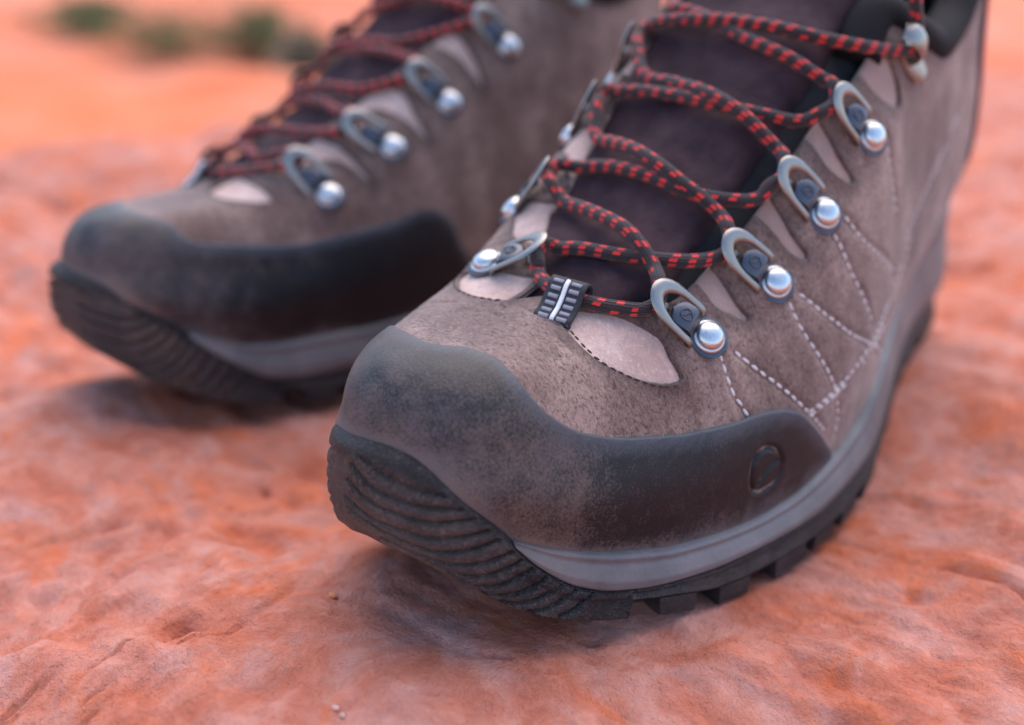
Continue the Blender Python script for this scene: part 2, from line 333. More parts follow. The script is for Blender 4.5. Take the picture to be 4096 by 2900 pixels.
BAKE = {
'rand_out': [[0.525,0.741],[0.5135,0.748],[0.4994,0.812],[0.4752,0.857],[0.4519,0.838],[0.4422,0.794],[0.4356,0.74],[0.4339,0.672],[0.4323,0.613],[0.4297,0.551],[0.4251,0.501],[0.4166,0.449],[0.4068,0.419],[0.3965,0.397],[0.386,0.382],[0.3753,0.367],[0.3681,0.353],[0.3521,0.329],[0.338,0.313],[0.3282,0.304],[0.3184,0.286],[0.3107,0.263],[0.3036,0.233],[0.2948,0.178],[0.2829,0.108],[0.2718,0.036]],
'rand_in': [[0.5595,0.884],[0.563,0.8],[0.5637,0.688],[0.5675,0.614],[0.574,0.57],[0.5873,0.537],[0.6029,0.503],[0.6196,0.461],[0.6371,0.429],[0.6559,0.414],[0.6756,0.397],[0.6893,0.389],[0.7038,0.389],[0.714,0.369],[0.7223,0.331],[0.7291,0.278],[0.7334,0.217]],
'win_out': [[0.3888,0.805],[0.3898,0.786],[0.3915,0.708],[0.3898,0.639],[0.3837,0.581],[0.3762,0.534],[0.3683,0.501],[0.3612,0.484],[0.36,0.499],[0.361,0.547],[0.3604,0.602],[0.3635,0.655],[0.3678,0.718],[0.3711,0.757],[0.3751,0.788],[0.3791,0.821]],
'win_in': [[0.3891,0.917],[0.3942,0.995],[0.5997,0.928],[0.5971,0.847],[0.5972,0.762],[0.6022,0.722],[0.6068,0.711],[0.6088,0.754],[0.6112,0.81],[0.6158,0.848],[0.6187,0.881],[0.6212,0.934],[0.6217,0.988],[0.3745,0.966]],
'tri_out1': [[0.334,0.659],[0.3249,0.663],[0.3228,0.619],[0.3211,0.559],[0.3182,0.501],[0.3247,0.545],[0.33,0.588],[0.3315,0.612]],
'tri_out2': [[0.2992,0.669],[0.289,0.664],[0.2845,0.633],[0.2839,0.583],[0.2805,0.515],[0.2874,0.554],[0.2916,0.595]],
'tri_out3': [[0.264,0.694],[0.2514,0.7],[0.248,0.67],[0.2476,0.624],[0.2439,0.556],[0.2533,0.614],[0.2568,0.653]],
'tri_out4': [[0.2217,0.699],[0.208,0.704],[0.2022,0.66],[0.1937,0.577],[0.2149,0.651]],
'tri_in1': [[0.6607,0.675],[0.6671,0.672],[0.6712,0.643],[0.6775,0.538],[0.6677,0.605]],
'tri_in2': [[0.7004,0.726],[0.7084,0.721],[0.7116,0.672],[0.717,0.576],[0.7073,0.644]],
'tri_in3': [[0.7364,0.746],[0.7479,0.749],[0.7548,0.685],[0.7612,0.607],[0.7473,0.682]],
'throat_out': [[0.3731,0.899],[0.3708,0.821],[0.3634,0.734],[0.3535,0.677],[0.3424,0.662],[0.3347,0.662],[0.3256,0.666],[0.3083,0.663],[0.2975,0.668],[0.2905,0.672],[0.2796,0.671],[0.2642,0.693],[0.2528,0.702],[0.2428,0.702],[0.2217,0.699],[0.2095,0.704],[0.1995,0.731],[0.1894,0.737]],
'throat_in': [[0.3742,0.961],[0.6299,0.944],[0.6396,0.914],[0.6459,0.897]],
'throat_in2': [[0.6618,0.689],[0.6784,0.71],[0.6996,0.729],[0.7107,0.735],[0.7369,0.75],[0.7482,0.759],[0.7705,0.777]],
'st_a': [[0.3381,0.493],[0.3382,0.395],[0.3361,0.349],[0.3338,0.309]],
'st_b': [[0.3312,0.471],[0.3222,0.394],[0.3132,0.325],[0.2985,0.219],[0.2837,0.129]],
'st_c': [[0.2967,0.475],[0.2939,0.396],[0.2875,0.315],[0.28,0.234],[0.2723,0.139],[0.2703,0.089]],
'st_d': [[0.2908,0.473],[0.2769,0.374],[0.2534,0.259],[0.1922,0.069]],
'st_e': [[0.2994,0.22],[0.2799,0.213],[0.2547,0.215],[0.2326,0.231],[0.2029,0.247],[0.1755,0.283],[0.1492,0.327],[0.1228,0.351],[0.0917,0.346]],
'st_e2': [[0.2975,0.21],[0.2773,0.202],[0.2511,0.202],[0.226,0.211],[0.1844,0.2],[0.1695,0.267]],
'st_f': [[0.2548,0.523],[0.2448,0.446],[0.23,0.376],[0.2074,0.285]],
'st_g': [[0.2633,0.515],[0.2597,0.467],[0.2555,0.398],[0.2439,0.276]],
'st_h': [[0.2137,0.568],[0.2113,0.512],[0.206,0.448],[0.2032,0.398]],
'st_in_a': [[0.6584,0.531],[0.6618,0.472],[0.6663,0.427]],
'ball_out': [[0.3408,0.536],[0.3001,0.528],[0.2653,0.559],[0.2259,0.594]],
'ring_out': [[0.3534,0.695],[0.3144,0.679],[0.277,0.689],[0.2407,0.707]],
'ball_in': [[0.651,0.588],[0.6961,0.598],[0.738,0.603],[0.7844,0.637]],
'ring_in2': [[0.6358,0.717],[0.6787,0.741],[0.7206,0.76],[0.7655,0.77]],
'hook5_out': [[0.1774,0.61],[0.1925,0.693]],
'hook5_in': [[0.836,0.629],[0.8174,0.724]],
'S0': [[0.627,0.96],[0.3743,0.958],[0.3757,0.88],[0.3727,0.795],[0.3657,0.726],[0.3598,0.69]],
'S1': [[0.3429,0.75],[0.3402,0.813],[0.3374,0.873],[0.3344,0.954],[0.6629,0.958],[0.6654,0.874]],
'S2': [[0.6399,0.968],[0.3512,0.966],[0.3471,0.856],[0.3362,0.741],[0.328,0.696],[0.3209,0.672]],
'S3': [[0.3053,0.72],[0.3055,0.772],[0.3059,0.833],[0.3042,0.899],[0.3004,0.977],[0.6972,0.923],[0.7003,0.859]],
'S3b': [[0.6835,0.862],[0.6861,0.943],[0.308,0.95],[0.3079,0.857],[0.3055,0.797],[0.2965,0.719],[0.2883,0.683]],
'S4': [[0.7262,0.828],[0.7258,0.855],[0.7259,0.933],[0.2685,0.967],[0.2687,0.89],[0.2659,0.826],[0.2612,0.772],[0.2546,0.724]],
'S5': [[0.2694,0.717],[0.2701,0.756],[0.2693,0.808],[0.2679,0.871],[0.2651,0.94],[0.7321,0.975],[0.7351,0.889]],
'S6': [[0.7676,0.791],[0.763,0.851],[0.762,0.931],[0.2308,0.978],[0.2297,0.881],[0.225,0.799],[0.2126,0.727],[0.2021,0.692]],
'S7': [[0.2354,0.734],[0.2377,0.77],[0.2383,0.815],[0.2383,0.87],[0.2357,0.932],[0.2304,0.998],[0.7679,0.93],[0.7737,0.851]],
'loop': [[0.3901,0.832],[0.3688,0.882]],
'emb_ring': [[0.3271,0.216],[0.3323,0.214],[0.3361,0.191],[0.3366,0.153],[0.3351,0.118],[0.3311,0.098],[0.3258,0.097],[0.3194,0.106],[0.317,0.133],[0.3178,0.163],[0.3216,0.198]],
'emb_slit': [[0.3213,0.167],[0.3266,0.154],[0.3292,0.14],[0.3315,0.123]],
'grooves': [[[0.4882,62.1],[0.4788,59.41],[0.47,57.5]],[[0.4984,61.09],[0.4912,58.13],[0.4814,55.93],[0.4723,54.03],[0.4645,53.2]],[[0.4996,57.14],[0.4917,53.62],[0.4841,52.33],[0.4725,50.62],[0.4615,50.11]],[[0.5008,53.08],[0.4921,49.87],[0.4834,48.6],[0.4736,47.11],[0.466,47.18],[0.4566,47.38]],[[0.5022,48.48],[0.4925,45.64],[0.4847,44.47],[0.4729,43.06],[0.464,43.27],[0.453,44.16]],[[0.5012,45.05],[0.49,42.93],[0.4801,40.65],[0.4709,39.24],[0.4618,39.9],[0.4507,41.4]],[[0.4892,39.98],[0.4803,37.69],[0.471,36.08],[0.4642,35.78],[0.4551,36.26],[0.4457,37.78]],[[0.4757,35.51],[0.4666,32.61],[0.4575,32.45],[0.4478,33.85],[0.4426,35.58]],[[0.4685,31.94],[0.4622,29.32],[0.4552,29.02],[0.4453,30.45],[0.4389,32.34]],[[0.4623,27.6],[0.4553,26.21],[0.4453,26.11],[0.4389,27.13],[0.4339,29.6]],[[0.4515,23.99],[0.4453,23.04],[0.4372,23.26],[0.4316,24.24],[0.4281,26.08]],[[0.4427,20.34],[0.4372,19.69],[0.4298,20.68],[0.4224,22.49]],[[0.4315,16.8],[0.4254,16.89],[0.4156,19.47]]],
'notch': [[[0.3978,8.32],[0.3953,13.61],[0.3882,12.38],[0.3855,5.25]],[[0.3686,4.55],[0.3669,8.56],[0.3596,6.85],[0.3546,1.08]],[[0.337,4.69],[0.3341,6.75],[0.3262,5.36],[0.3213,0.43]],[[0.3013,4.12],[0.3005,5.94],[0.2961,6.61],[0.293,2.92]],[[0.2787,8.81],[0.2778,10.92],[0.2737,11.41],[0.2691,11.16]]]}
# ---------------------------------------------------------------- traced outlines of the boot's pieces, as (s, t) on the last
B = {k: np.array(v, float) if k not in ('grooves', 'notch') else [np.array(q, float) for q in v] for k, v in BAKE.items()}
def P3(st, off=0.0):
    st = np.asarray(st, float); return surf_pts(st[:, 0], np.minimum(st[:, 1], 1.0), off)[0]
def tab(pairs):
    a = np.array(sorted(pairs)); v = np.interp(np.arange(NS)/NS, a[:, 0], a[:, 1])
    for _ in range(10): v = (np.roll(v, 1)+2*v+np.roll(v, -1))/4
    return v
Z_TOP = tab([(0, 30), (.08, 29), (.14, 24), (.19, 19), (.23, 16), (.26, 13.5), (.2875, 12), (.325, 11.9), (.356, 12.3), (.3833, 14.0), (.3918, 14.9),
             (.4114, 18.5), (.4252, 23.2), (.4347, 28.7), (.4423, 34.1), (.4467, 38.6), (.4523, 43.7), (.4587, 49.2), (.4644, 53.6), (.4703, 57.3), (.475, 59.6), (.4822, 62), (.4894, 63),
             (.5, 62.6), (.508, 61.6), (.5162, 60.8), (.5254, 59.4), (.5342, 56.2), (.5425, 51.3), (.5501, 47), (.5571, 43), (.564, 37.8), (.5702, 33), (.5797, 27.7), (.5898, 22.2), (.6005, 18), (.6119, 15.6),
             (.63, 14.6), (.655, 14.4), (.7, 14), (.76, 16), (.81, 20), (.86, 24), (.92, 29), (1, 30)])
Z_BOT = tab([(0, 14), (.1, 12), (.15, 10), (.2, 7), (.24, 2), (.27, -.3), (.34, -.4), (.358, .8), (.3746, 3.6), (.39, 6), (.402, 8.6), (.4168, 11.7), (.431, 15.8), (.4502, 22.6), (.4644, 29), (.4777, 34), (.5, 37),
             (.5117, 33.9), (.5271, 28.7), (.5355, 25), (.5456, 21.4), (.5571, 17.6), (.5711, 13.7), (.5865, 10.7), (.6032, 7.8), (.627, 3.8), (.65, 1.2), (.72, .6), (.76, 4), (.8, 7), (.85, 10), (.9, 12), (1, 14)])
Z_MID = tab([(0, 68), (.06, 64), (.1, 56), (.14, 47), (.18, 40), (.2265, 33), (.2432, 28), (.2755, 23.6), (.3049, 20.3), (.3282, 19.4), (.3495, 20.2), (.3779, 22.2), (.4033, 26.6), (.4158, 29.4), (.4325, 34), (.4417, 37.1), (.4467, 38.8),
             (.5, 45), (.562, 40.4), (.5716, 37), (.5819, 33.8), (.5927, 31.2), (.6099, 29.2), (.6282, 28.8), (.6473, 28.2), (.6677, 27.2), (.6869, 26.8), (.75, 27), (.79, 30), (.82, 37), (.86, 46), (.9, 56), (.94, 64), (1, 68)])
def sm(a, b, x): t = np.clip((np.asarray(x, float)-a)/(b-a), 0, 1); return t*t*(3-2*t)

# clean ordered border of the toe rand : outer end -> over the toe -> inner end
ro = B['rand_out'][::-1]; ro = ro[ro[:, 0] < .495]; ri = B['rand_in'][2:]
rand_line = np.vstack([[[.272, -.06]], ro, [[.505, .86], [.535, .83]], ri, [[.745, .1], [.748, -.06]]])
def dense(st, k=8):
    return catmull(np.c_[st, np.zeros(len(st))], np.linalg.norm(np.diff(st, axis=0), axis=1).mean()/k)[:, :2]
rand_line = dense(rand_line)

class Patch:
    """polygon soup on the last with per-vertex (s, t, f); f<0 is kept"""
    def __init__(s, S, T, P, N, attrs):
        ni, nj = len(S), len(T); s.P = P.reshape(-1, 3); s.N = N.reshape(-1, 3); s.A = np.stack([a.ravel() for a in attrs], 1)
        s.F = grid_faces(ni, nj)
    def cut(s, k, c, keep=True):
        """split along attr k == c ; keep only the side below when keep"""
        v = s.A[:, k]-c; inside = v < 0; P = list(); N = list(); A = list(); new = {}; n0 = len(s.P); F = []
        def mid(a, b):
            key = (a, b) if a < b else (b, a)
            if key not in new:
                a, b = key; u = v[a]/(v[a]-v[b]); new[key] = n0+len(P)
                P.append(s.P[a]+(s.P[b]-s.P[a])*u); n = s.N[a]+(s.N[b]-s.N[a])*u; N.append(n/np.linalg.norm(n)); w = s.A[a]+(s.A[b]-s.A[a])*u; w[k] = c; A.append(w)
            return new[key]
        ins = inside.tolist()
        for f in s.F:
            q = [ins[i] for i in f]
            if all(q): F.append(f); continue
            if not any(q):
                if not keep: F.append(f)
                continue
            lo, hi = [], []
            for i in range(len(f)):
                a, b = f[i], f[(i+1) % len(f)]
                (lo if ins[a] else hi).append(a)
                if ins[a] != ins[b]: w = mid(a, b); lo.append(w); hi.append(w)
            if len(lo) > 2: F.append(tuple(lo))
            if not keep and len(hi) > 2: F.append(tuple(hi))
        if P: s.P = np.vstack([s.P, P]); s.N = np.vstack([s.N, N]); s.A = np.vstack([s.A, A])
        s.F = F; return s
    def compact(s):
        u = np.unique(np.concatenate([np.array(f) for f in s.F])); m = -np.ones(len(s.P), int); m[u] = np.arange(len(u))
        s.P, s.N, s.A = s.P[u], s.N[u], s.A[u]; s.F = [tuple(m[i] for i in f) for f in s.F]; return s

def panel(name, mat, s0, s1, t0, t1, ds, dt, field, H, bevel, parent, extra=None, tuck=.5, merge=.12, dust=None):
    """a raised piece of upper: field(s, t, P) -> signed distance (mm, <0 inside) to its visible edge"""
    per = 655.0
    S = np.linspace(s0, s1, int((s1-s0)*per/ds)+1); T = np.linspace(t0, t1, int((t1-t0)*115/dt)+1)
    P, N = surf_grid(S, T)
    ss, tt = np.meshgrid(S, T, indexing='ij')
    f = field(ss.ravel(), tt.ravel(), P.reshape(-1, 3))
    p = Patch(S, T, P, N, [ss, tt, f.reshape(ss.shape)])
    p.cut(2, 0.0)
    for q in (.12, .35, .7, 1.0): p.cut(2, -bevel*q, keep=False)
    p.compact()
    x = np.clip(-p.A[:, 2]/bevel, 0, 1)
    h = -tuck+(H+tuck)*np.sqrt(np.maximum(0, 1-(1-x)**2))
    if extra is not None: h = h+extra(p.P, p.A[:, 0], p.A[:, 1], p.A[:, 2])
    V = p.P+p.N*h[:, None]
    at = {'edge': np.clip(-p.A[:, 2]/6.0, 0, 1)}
    if dust is not None: at['dust'] = dust(p.P) if name != 'toe_rand' else dust(p.P)+.55*np.exp(-np.maximum(0, p.P[:, 2]-np.where((p.A[:, 0] > .4467) & (p.A[:, 0] < .562), pick(Z_TOP, p.A[:, 0]), pick(Z_MID, p.A[:, 0])))/1.6)
    return mesh_obj(name, V, p.F, mat, parent, at, merge=merge)

# opening of the throat and top line: t limit along s
to = B['throat_out']; ti = B['throat_in']; ti2 = B['throat_in2']
edge_pairs = [(0, .55), (.04, .54), (.09, .51), (.14, .55), (.17, .65), (.195, .75)]
edge_pairs += [(a, b) for a, b in to[::-1] if .2 < a < .379]
edge_pairs += [(.386, 1.0), (.40, 1.05), (.62, 1.05), (.628, .985)]+[(.637, .93), (.643, .90), (.65, .875), (.66, .84)]
edge_pairs += [(.68, .855), (.70, .845), (.72, .83), (.745, .815), (.775, .80)]+[(.805, .77), (.835, .66), (.865, .56), (.91, .52), (.96, .54), (1, .55)]
ep = np.array(sorted(edge_pairs))
def t_edge(s): return np.interp(np.asarray(s) % 1.0, ep[:, 0], ep[:, 1])
es = np.linspace(0, 1, 900); et = np.minimum(t_edge(es), 1.0); keepm = t_edge(es) <= 1.0
EDGE3 = P3(np.c_[es, et]); EDGE3s = [EDGE3[(es < .388)], EDGE3[es > .622]]
B['tri_in1'] = np.array([(.642,.87),(.645,.77),(.655,.72),(.664,.675),(.6777,.54),(.6705,.65),(.668,.72),(.665,.80),(.664,.93),(.648,.95)])
B['tri_in2'] = np.array([(.675,.86),(.690,.80),(.7007,.726),(.7173,.576),(.712,.672),(.711,.75),(.705,.85),(.698,.93),(.676,.94)])
for k_ in ('tri_out1', 'tri_out2', 'tri_out3', 'tri_out4', 'tri_in3'):    # let the pale pieces run to the throat edge
    q_ = B[k_]; hi_ = q_[:, 1] > np.sort(q_[:, 1])[len(q_)//2]-.005
    q_[hi_, 1] += .10*(q_[hi_, 1]-q_[:, 1].min())/(np.ptp(q_[:, 1])+1e-6)
holes = [dense(np.vstack([B[k], B[k][:1]]), 5) for k in ('win_out', 'tri_out1', 'tri_out2', 'tri_out3', 'tri_out4', 'tri_in1', 'tri_in2', 'tri_in3')]
B['win_in'] = wi = np.array([(.606,.97),(.604,.92),(.603,.85),(.605,.78),(.609,.73),(.617,.67),(.622,.655),(.623,.68),(.6232,.74),(.6233,.80),(.6235,.87),(.624,.93),(.624,.97)]); holes.append(dense(np.vstack([wi, wi[:1]]), 5))
holes3 = [P3(h) for h in holes]
def f_edge(s, t, P): return np.where(t > t_edge(s), 1, -1)*dist_poly(P, EDGE3s)
def f_holes(s, t, P):
    out = np.full(len(s), -99.)
    for h, h3 in zip(holes, holes3):
        near = np.where(np.linalg.norm(P-h3.mean(0), axis=1) < 40)[0]
        if len(near) == 0: continue
        d = dist_poly(P[near], [h3]); ins = in_poly(s[near], t[near], h)
        out[near] = np.maximum(out[near], np.where(ins, d, -d))
    return out
def f_upper(s, t, P): return np.maximum(f_edge(s, t, P), f_holes(s, t, P))
rand3 = P3(np.c_[rand_line[:, 0], np.maximum(rand_line[:, 1], -.0)])
rp = np.vstack([rand_line, [[.76, -.2], [.26, -.2]]])
def f_rand(s, t, P): return np.where(in_poly(s, t, rp), -1, 1)*dist_poly(P, [rand3])

def build_boot():
    root = empty('hiking_boot')
    # ------------------------------------------------ upper
    wr = Noise2(7); seams = [P3(dense(B[kx], 4)) for kx in ('st_a', 'st_b', 'st_c', 'st_d', 'st_e', 'st_f', 'st_g', 'st_h')]
    def wrinkle(P, s, t, f):
        a = wr(P[:, 1]/11+P[:, 0]/40, P[:, 2]/26)*1.0+wr(P[:, 1]/5+P[:, 0]/20+9, P[:, 2]/9)*.35
        a = a*sm(60, 110, P[:, 1])*sm(0, 6, -f)
        cr = wr(P[:, 1]/3.4+wr(P[:, 0]/14, P[:, 1]/10)*2.2+20, P[:, 0]/26); a = a-.55*np.exp(-(cr/.07)**2)*sm(50, 62, P[:, 1])*sm(128, 100, P[:, 1])*sm(0, 3, -f)
        near = np.where((P[:, 0] > 20) & (P[:, 1] > 80))[0]; a[near] -= 1.0*np.exp(-(dist_poly(P[near], seams)/1.0)**2)
        return a
    panel('underlay', M['tan'], 0, 1, -.02, 1.0, 2.0, 1.6, lambda s, t, P: f_edge(s, t, P), .2, 1.0, root, tuck=1.0, dust=lambda P: sm(84, 96, P[:, 1])*sm(-5, 5, P[:, 0]))
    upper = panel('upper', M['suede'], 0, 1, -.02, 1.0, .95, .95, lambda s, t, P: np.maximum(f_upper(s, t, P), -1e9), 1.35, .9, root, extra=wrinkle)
    # ------------------------------------------------ toe rand with the sunk emblem
    er = P3(np.vstack([dense(np.vstack([B['emb_ring'], B['emb_ring'][:3]]), 4)])); esl = P3(dense(B['emb_slit'], 6))
    er = resample(er, .4)
    for _ in range(14): er = (np.roll(er, 1, 0)+2*er+np.roll(er, -1, 0))/4 if np.linalg.norm(er[0]-er[-1]) < 2 else np.vstack([er[:1], (er[:-2]+2*er[1:-1]+er[2:])/4, er[-1:]])
    ec = er.mean(0)
    wn_ = Noise2(5)
    def emblem(P, s, t, f):
        out = wn_(P[:, 1]/16+P[:, 0]/21, P[:, 2]/14+P[:, 0]/30)*.5
        near = np.where(np.linalg.norm(P-ec, axis=1) < 16)[0]
        d = dist_poly(P[near], [er]); d2 = dist_poly(P[near], [esl])
        out[near] += -1.4*np.exp(-(d/.66)**2)-1.3*np.exp(-(d2/.62)**2)
        return out
    def rand_dust(P): return np.clip(.95-.8*np.clip((P[:, 1]-12)/95, 0, 1)**.75-.15*sm(60, 78, P[:, 2])+.25*sm(32, 22, P[:, 2]), -.2, 1)
    panel('toe_rand', M['rand'], .262, .758, -.05, .95, .52, .52, f_rand, 2.0, 1.05, root, extra=emblem, tuck=.3, dust=rand_dust)
    # ------------------------------------------------ outsole strip with toe bumper
    n_s, n_v = 1640, 70
    S = np.arange(n_s)/n_s; v = np.linspace(0, 1, n_v)
    zt, zb = pick(Z_TOP, S), pick(Z_BOT, S)
    toe = sm(16, 34, zt-zb+4)*sm(.385, .425, S)*(1-sm(.575, .62, S))
    in_toe = sm(.399, .4015, S)*(1-sm(.6045, .607, S))
    zl = zb+6.0*(1-in_toe)
    zl = np.minimum(zl, zt-2.5)
    o_toe = np.interp(v, [0, .02, .05, .10, .16, .3, .5, .7, .88, 1], [1.6, 3.4, 4.6, 5.2, 5.3, 6.3, 7.0, 6.6, 5.0, 2.2])
    o_sid = np.interp(v, [0, .06, .14, .28, .42, .6, 1], [2.2, 4.6, 5.5, 5.6, 5.0, 5.6, 6.4])
    o = o_sid[None]*(1-toe[:, None])+o_toe[None]*toe[:, None]
    o = o*(1-.2*np.exp(-((S-.530)/.016)**2))[:, None]
    oc, on = pick(OC, S), pick(ON, S)
    Z = zt[:, None]+(zl-zt)[:, None]*v[None]
    P = np.concatenate([oc[:, None]+on[:, None]*o[..., None], Z[..., None]], 2)
    Nn = np.concatenate([np.broadcast_to(on[:, None], P[..., :2].shape), np.zeros((n_s, n_v, 1))], 2)
    gl = []
    C0 = .5035
    for g in B['grooves']:
        q = dense(g, 6)
        for mir in (0, 1):
            s = (2*C0-q[:, 0]) if mir else q[:, 0]
            keep = (s < C0-.002) if not mir else (s > C0+.010)
            if keep.sum() < 2: continue
            s = s[keep]; z = q[keep, 1]
            c2 = pick(OC, s)+pick(ON, s)*6.2
            if mir:                                    # follow the lower inner bumper border
                z = pick(Z_BOT, s)+(z-pick(Z_BOT, q[keep, 0]))*(pick(Z_TOP, s)-pick(Z_BOT, s))/np.maximum(1, pick(Z_TOP, q[keep, 0])-pick(Z_BOT, q[keep, 0]))
            gl.append(np.c_[c2, z])
    idx = np.where((S > .36) & (S < .65))[0]
    Q = P[idx].copy(); Q[..., :2] = oc[idx][:, None]+on[idx][:, None]*6.2; Q = Q.reshape(-1, 3); d = dist_poly(Q, gl).reshape(len(idx), n_v)
    rim = sm(.09, .14, v)[None]*(1-.0*v)[None]
    P[idx] -= Nn[idx]*((1.95*np.exp(-(d/.43)**2)-.35*np.exp(-((d-1.7)/1.0)**2))*rim*(.1+.9*sm(0, .008, np.abs(S[idx]-C0-.004)))[:, None])[..., None]
    ax = np.stack([np.zeros(n_s), np.clip(oc[:, 1], 46, 262)], 1)
    rows = [P]; n_in = 1-in_toe
    e0 = P[:, -1]
    for oo, kz in ((-1.2, 1.0), (-5.2, .95), (-6.2, .12)):
        e = e0.copy(); e[:, :2] += on*(oo*n_in)[:, None]; e[:, 2] = zb+(zl-zb)*kz+.15*(1-n_in); rows.append(e[:, None])
    for kk, dz in ((.12, .3), (.3, .6), (.6, 1.0), (1.0, 1.2)):
        e = rows[3][:, 0].copy(); e[:, :2] = e[:, :2]*(1-kk)+ax*kk; e[:, 2] += dz; rows.append(e[:, None])
    P = np.concatenate(rows, 1); nj = P.shape[1]
    dust = (.18+.72*toe)[:, None]*np.interp(np.arange(nj), [0, 7, 12, 60, nj], [.15, .2, .85, 1.05, 1.1])[None]+.1*np.linspace(0, 1, nj)[None]
    sole = mesh_obj('outsole', P.reshape(-1, 3), grid_faces(n_s, nj, True), M['sole'], root, {'dust': dust.ravel(), 'edge': np.ones(n_s*nj)})
    # ------------------------------------------------ tread lugs
    gaps = [(q[0][0], q[-1][0]) for q in B['notch']]
    spans = [(gaps[i][1], gaps[i+1][0]) for i in range(4)]+[(gaps[4][1], .254), (.243, .226), (.19, .172), (.163, .145), (.136, .118), (.109, .09), (.08, .058), (.046, .02)]
    spans += [(2*C0-b, 2*C0-a) for a, b in spans]
    for a, b in spans:
        a, b = max(a, b)+random.uniform(-.0012, .0012), min(a, b)+random.uniform(-.0012, .0012); wear = random.uniform(-.5, .35); L = (a-b)*655; n = max(3, int(L/3)); us = np.linspace(a, b, n+1)
        V, F = [], []
        lev = [(0.95, 6.45, 0.0), (.55, 6.45, .0), (.14, 6.2, .02), (0.0, 5.3, .05)]
        for fz, off, ins in lev:
            u2 = a+(us-a)*(1-2*ins)+(b-a)*ins
            zz = pick(Z_BOT, u2)-.5+6.5*fz+wear*(1-fz)+.25*np.sin(np.arange(len(u2))*2.1+a*900)*(1-fz); c2 = pick(OC, u2)+pick(ON, u2)*off; V.append(np.c_[c2, zz])
        for fz, off, ins in lev[::-1]:
            u2 = a+(us-a)*(1-2*ins)+(b-a)*ins
            zz = pick(Z_BOT, u2)-.5+6.5*fz+wear*(1-fz)+.25*np.sin(np.arange(len(u2))*2.1+a*900)*(1-fz); c2 = pick(OC, u2)+pick(ON, u2)*(off-(13 if fz > .1 else 12)); V.append(np.c_[c2, zz])
        V = np.array(V); nl = V.shape[0]; m_ = n+1
        F = [(r*m_+i, r*m_+i+1, (r+1)*m_+i+1, (r+1)*m_+i) for r in range(nl-1) for i in range(n)]
        F += [tuple(r*m_ for r in range(nl)), tuple(r*m_+n for r in range(nl))[::-1], ]
        bm = bmesh.new(); vv = [bm.verts.new(p*MM) for p in V.reshape(-1, 3)]
        for f in F: bm.faces.new([vv[i] for i in f])
        me = bm_mesh('lug', bm, M['sole'], True, 35)
        at = me.attributes.new('dust', 'FLOAT', 'POINT'); at.data.foreach_set('value', [.2]*len(me.vertices)); at = me.attributes.new('edge', 'FLOAT', 'POINT'); at.data.foreach_set('value', [1.0]*len(me.vertices))
        link(bpy.data.objects.new('lug', me), sole)
    # ------------------------------------------------ midsole band
    S = np.concatenate([np.linspace(.4466, 0, 700), np.linspace(1, .5625, 680)[1:]]); v = np.linspace(0, 1, 22)
    zt, zb = pick(Z_MID, S), pick(Z_TOP, S)-.6
    endf = sm(0, .05, np.minimum(.4466-S, 1) if False else np.where(S < .5, .4466-S, S-.5625))
    zt = np.maximum(zt, zb+.3); o = np.interp(v, [0, .05, .11, .18, .26, .4, .7, .92, 1], [1.2, 3.5, 4.2, 4.0, 3.7, 4.6, 5.9, 5.6, 4.6])
    flare = 2.5*sm(.12, .0, np.minimum(S, 1-S))
    oc, on = pick(OC, S), pick(ON, S)
    off = o[None]*(.78+.22*endf)[:, None]+flare[:, None]
    Z = zt[:, None]+(zb-zt)[:, None]*v[None]
    P = np.concatenate([oc[:, None]+on[:, None]*off[..., None], Z[..., None]], 2)
    dst = np.repeat((.25+.35*(1-endf))[:, None], 22, 1)
    mesh_obj('midsole', P.reshape(-1, 3), grid_faces(len(S), 22), M['mid'], root, {'dust': dst.ravel(), 'edge': np.ones(len(S)*22)}, merge=.05)
    # ------------------------------------------------ tongue, gusset
    sl = np.linspace(.02, TIP-.01, 1500); sl = sl[np.argsort(pick(RYS, sl))]; yl = pick(RYS, sl)
    sm_ = np.linspace(TIP+.01, .98, 1500); sm_ = sm_[np.argsort(pick(RYS, sm_))]; ym = pick(RYS, sm_)
    def across(ys, wl, wm, nu, offc, offe, puff=0.0):
        R = []
        tn = Noise2(11)
        for y, a, b in zip(ys, wl, wm):
            s1, s2 = np.interp(y, yl, sl), np.interp(y, ym, sm_); row = []
            for s, w in ((s1, a), (s2, b)):
                D = profile_rows(np.array([s]))[0]; L = np.linalg.norm(np.diff(D, axis=0), axis=1).sum()
                t = 1-np.linspace(0, w/L, nu)
                t = np.clip(t, .02, 1); p, n = surf_grid(np.array([s]), np.r_[t[::-1]]); row.append((p[0, ::-1], n[0, ::-1]))
            (pl, nl), (pm, nm) = row
            n0 = (nl[0]+nm[0])/2; nl[0] = nm[0] = n0
            p = np.vstack([pl[::-1], pm[1:]]); n = np.vstack([nl[::-1], nm[1:]])
            u = np.abs(np.linspace(-1, 1, 2*nu-1))
            off = offc+(offe-offc)*np.clip((u-.82)/.18, 0, 1)**2
            off = off+puff*(1-u**3)*(np.cos((y-107)/25.0*2*np.pi)*-.5+.2)+tn(np.full(len(u), y/9.0)+p[:, 0]/30, p[:, 0]/17+3)*puff*.9
            R.append(p+n*off[:, None])
        return np.array(R)
    ys = np.linspace(71, 226, 120)
    G = across(ys, np.interp(ys, [71, 80, 100, 226], [9, 22, 31, 39]), np.interp(ys, [71, 80, 100, 226], [8, 16, 30, 36]), 26, -1.2, -5.0, 1.7)
    mesh_obj('tongue', G.reshape(-1, 3), grid_faces(120, 51), M['tongue'], root)
    ys = np.linspace(66, 232, 60)
